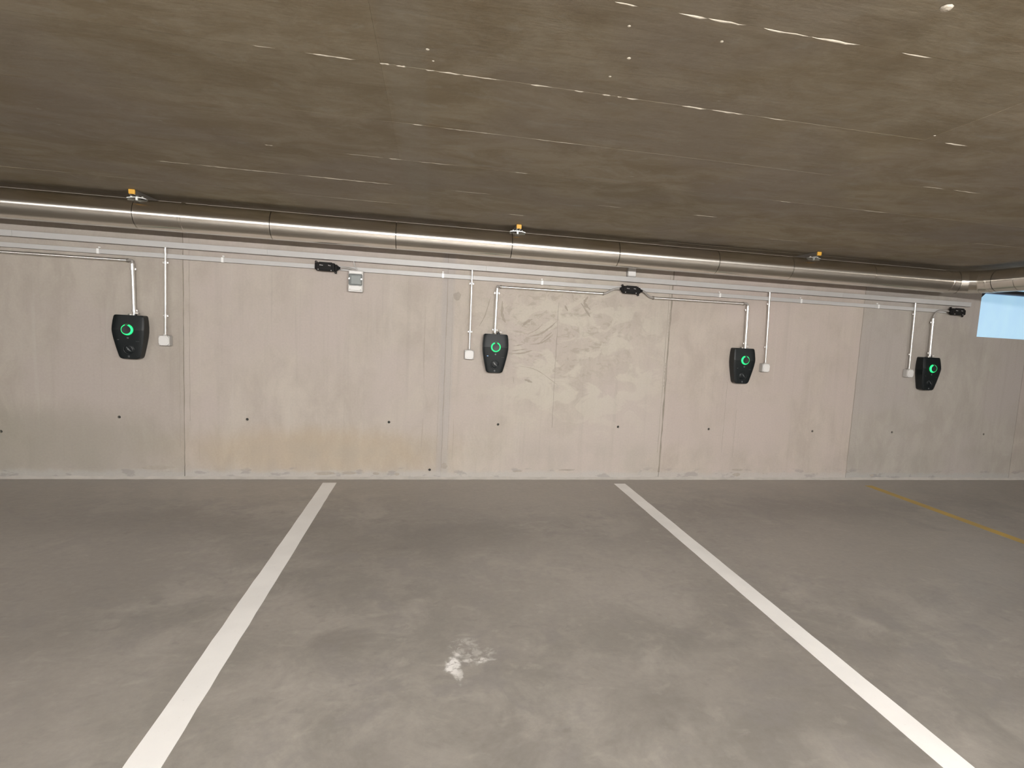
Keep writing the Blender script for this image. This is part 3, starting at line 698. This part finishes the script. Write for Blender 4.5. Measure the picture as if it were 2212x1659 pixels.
# ================================================================= CHARGERS
def charger_outline(sc=1.0, n=10, dz=0.0):
    """half-width profile along the height, z measured from the top edge downwards"""
    prof = [(0.0, .104), (-.004, .113), (-.014, .1185), (-.05, .1235), (-.10, .1265), (-.15, .1260), (-.20, .1200), (-.25, .1105), (-.30, .1000), (-.34, .0905), (-.366, .0835), (-.379, .0745), (-.385, .060)]
    return [(z, h*sc) for z, h in prof]
def charger():
    r = empty('charging_station')          # origin: middle of the top edge, on the wall plane
    H = .385
    # back shell
    pr = charger_outline()
    def depth(z):                          # cover ridge at the ring level, leaning back above and below
        a_ = -z
        return .098+.022*(a_/.128) if a_ < .128 else .120-.028*((a_-.128)/(H-.128))
    def xt(z): return .0035*math.cos(PI*(-z/H)*2)
    def shell_mb(pr, y_back, y_of, inset, nx=12):
        mb = MB(); rings = []
        rows = []
        for z, h in pr:
            row = []
            for k in range(nx+1):
                t_ = -1+2*k/nx; x = h*t_
                e = abs(t_)**6*.010            # soft roll-over at the sides
                row.append((x, -(y_of(z)-e), z))
            rows.append(row)
        m_ = len(rows)
        v = [p for row in rows for p in row]; W = nx+1
        f = [(i*W+k, i*W+k+1, (i+1)*W+k+1, (i+1)*W+k) for i in range(m_-1) for k in range(nx)]
        mb.add(v, f, False)
        # rim + sides
        rim = rows[0]+[rw[-1] for rw in rows[1:]]+rows[-1][::-1][1:]+[rw[0] for rw in rows[::-1][1:-1]]
        n_ = len(rim); bk = [(x*1.0, -y_back, z) for x, y, z in rim]
        mb.add(list(rim)+bk, [(k, (k+1) % n_, n_+(k+1) % n_, n_+k) for k in range(n_)], False)
        mb.add(bk, [tuple(range(n_))])
        return mb
    MB_ = shell_mb([(z, h*.955) for z, h in pr], .0, lambda z: .034, 0); bo = MB_.build('back_box', M_BLACK, r)
    # dense rows for the front cover so the facet edge is crisp
    dense = []
    for i in range(len(pr)-1):
        z0, h0_ = pr[i]; z1, h1 = pr[i+1]; dense.append((z0, h0_))
        if z0 > -.128 > z1: t_ = (z0+.128)/(z0-z1); dense.append((-.1275, h0_+(h1-h0_)*t_)); dense.append((-.1285, h0_+(h1-h0_)*t_))
    dense.append(pr[-1])
    fc = shell_mb(dense, .030, depth, 0, 16).build('front_cover', M_BLACK2, r)
    # parting lines on the cover: thin inset strips
    def ypl(z): return -depth(z)
    sm_ = MB(); n_ = 8
    for k in range(n_):
        z0 = -.010-.070*k/n_; z1 = -.010-.070*(k+1)/n_
        sm_.add([(-.0009, ypl(z0)-.0004, z0), (.0009, ypl(z0)-.0004, z0), (.0009, ypl(z1)-.0004, z1), (-.0009, ypl(z1)-.0004, z1)], [(0, 1, 2, 3)])
    sm_.build('cover_seam', M_BLACKL, fc)
    for s_ in (-1, 1): MB().box(min(s_*.052, s_*.116), max(s_*.052, s_*.116), -.1203, -.1195+.002, -.1290, -.1272).build('cover_seam', M_BLACKL, fc)
    # light ring: a shallow truncated cone whose flank glows, with a dark button on top
    yr = -.1192; zc = -.128; n_ = 48
    seg = MB(); prof = [(.0005, .0475), (.006, .0462), (.0185, .0385), (.0180, .0365)]
    a0, a1 = math.radians(90+17), math.radians(450-17); v = []
    for h, rad in prof:
        for k in range(n_+1):
            a_ = a0+(a1-a0)*k/n_; v.append((rad*math.cos(a_), yr-h, zc+rad*math.sin(a_)))
    W = n_+1; seg.add(v, [(i*W+k, i*W+k+1, (i+1)*W+k+1, (i+1)*W+k) for i in range(len(prof)-1) for k in range(n_)], True)
    seg.build('light_ring', M_RING, r)
    MB().lathe((0, yr, zc), (0, -1, 0), [(0, .0515), (.0015, .051), (.0015, .047)], 48, False).build('ring_bezel', M_RINGD, r)
    bt = MB().lathe((0, yr, zc), (0, -1, 0), [(0, .037), (.0175, .037), (.0182, .034), (.0165, .010), (.0165, .001)], 40).build('centre_button', M_BLACKL, r)
    cap = MB(); v = []
    for h, rad in [(.0003, .0478), (.0188, .0386), (.0182, .0362)]:
        for k in range(9):
            a_ = a1-2*PI+(a0-a1+2*PI)*k/8; v.append((rad*math.cos(a_), yr-h, zc+rad*math.sin(a_)))
    cap.add(v, [(i*9+k, i*9+k+1, (i+1)*9+k+1, (i+1)*9+k) for i in range(2) for k in range(8)], True); cap.build('ring_bridge', M_MARK, r)
    # little printed padlock-like mark, blue indicator, side mark
    MB().lathe((0, ypl(-.199)+.0004, -.199), (0, -1, 0), [(0, .0095), (.0010, .0085)], 6).build('sensor_mark', M_MARK, r)
    MB().box(-.083, -.070, ypl(-.218)-.0012, ypl(-.218)+.002, -.2205, -.2155).build('status_light', M_BLUE, r)
    MB().box(.060, .088, ypl(-.228)-.0009, ypl(-.228)+.002, -.2295, -.2275).build('printed_line', M_MARK, r)
    # socket: raised collar with hinged round flap leaning out at the bottom
    zs = -.300
    MB().lathe((0, ypl(zs)+.010, zs), (0, -1, -.06), [(0, .046), (.0108, .044), (.0122, .041), (.0110, .037), (.006, .036)], 40, False).build('socket_collar', M_BLACK2, r)
    fp = MB().lathe((0, ypl(zs)+.004, zs), (0, -1, -.10), [(0, .0365), (.0045, .0362), (.0075, .028), (.0085, .001)], 36).build('socket_flap', M_BLACK2, r)
    MB().add([(-.018, ypl(zs)-.0085, zs+.026), (.002, ypl(zs)-.0105, zs+.012), (.026, ypl(zs)-.0075, zs-.020), (-.004, ypl(zs)-.0122, zs-.004)], [(0, 3, 1), (1, 3, 2)]).build('flap_glint', M_MARK, fp)  # triangular reflection on the flap, painted as a paler grey sliver
    MB().box(-.008, .006, ypl(-.365)-.006, ypl(-.365)+.004, -.372, -.356, .002).build('flap_catch', M_MARK, r)
    # gland and seal tag on top
    MB().lathe((.030, -.045, -.004), (0, 0, 1), [(0, .014), (.016, .014), (.017, .011), (.030, .0105)], 12).build('cable_gland', M_BLACK, r)
    MB().lathe((-.005, -.045, -.004), (0, 0, 1), [(0, .021), (.014, .021), (.016, .017)], 14).build('conduit_entry', M_STRUT, r)
    MB().tube(bez([(.002, -.060, .045), (.035, -.062, .050), (.075, -.062, .030), (.058, -.060, .002)], 12), .0016, 6).build('seal_wire', M_CABLE, r)
    MB().box(.036, .064, -.062, -.058, .012, .030, .002).build('seal_tag', M_CLEAR, r)
    return r
c0 = charger()
for i, (x, z, nm) in enumerate(((-2.620, 1.494, 'black tapered wall charger with green light ring, leftmost on the wall'),
                                (.623, 1.494, 'black tapered wall charger with green light ring, second from left, facing the viewer squarely'),
                                (3.338, 1.480, 'black tapered wall charger with green light ring, just right of the second white bay line'),
                                (5.748, 1.485, 'black tapered wall charger with green light ring, rightmost, nearest the blue window'))):
    o = c0 if i == 0 else copy_tree(c0); o.location = (x, 0, z); tag(o, nm, 'charger', 'black wall chargers')
for o in [q for q in bpy.data.objects if q.name.startswith('status_light')]:
    if abs(o.parent.location.x-.623) > .1:            # only the second charger shows its blue light lit
        o.data = o.data.copy(); o.data.materials[0] = M_MARK

# ================================================================= CEILING LAMPS (behind the viewer, light the hall)
def lamp(L):
    r = empty('ceiling_lamp', (0, LAMP_Y, CEIL))
    MB().box(-L/2, L/2, -.05, .05, -.050, -.003, .004).build('lamp_housing', M_HOUS, r)
    n_ = 10; v = []
    for x in (-L/2+.01, L/2-.01):
        for k in range(n_+1):
            a_ = PI*k/n_; v.append((x, .052*math.cos(a_), -.052-.075*math.sin(a_)))
    W = n_+1
    MB().add(v, [(k, k+1, W+k+1, W+k) for k in range(n_)]+[tuple(range(W)), tuple(range(2*W-1, W-1, -1))], True).build('lamp_diffuser', M_LAMP, r)
    return r
for (x, L), lab in zip(LAMPS, ('long tube lamp on the ceiling behind the viewer, just left of the middle', 'long tube lamp on the ceiling behind the viewer, just right of the middle',
                               'short tube lamp on the ceiling behind the viewer, far left', 'short tube lamp on the ceiling behind the viewer, far right')):
    o = lamp(L); o.location.x = x; tag(o, lab, 'lamp', 'ceiling tube lamps behind the viewer')
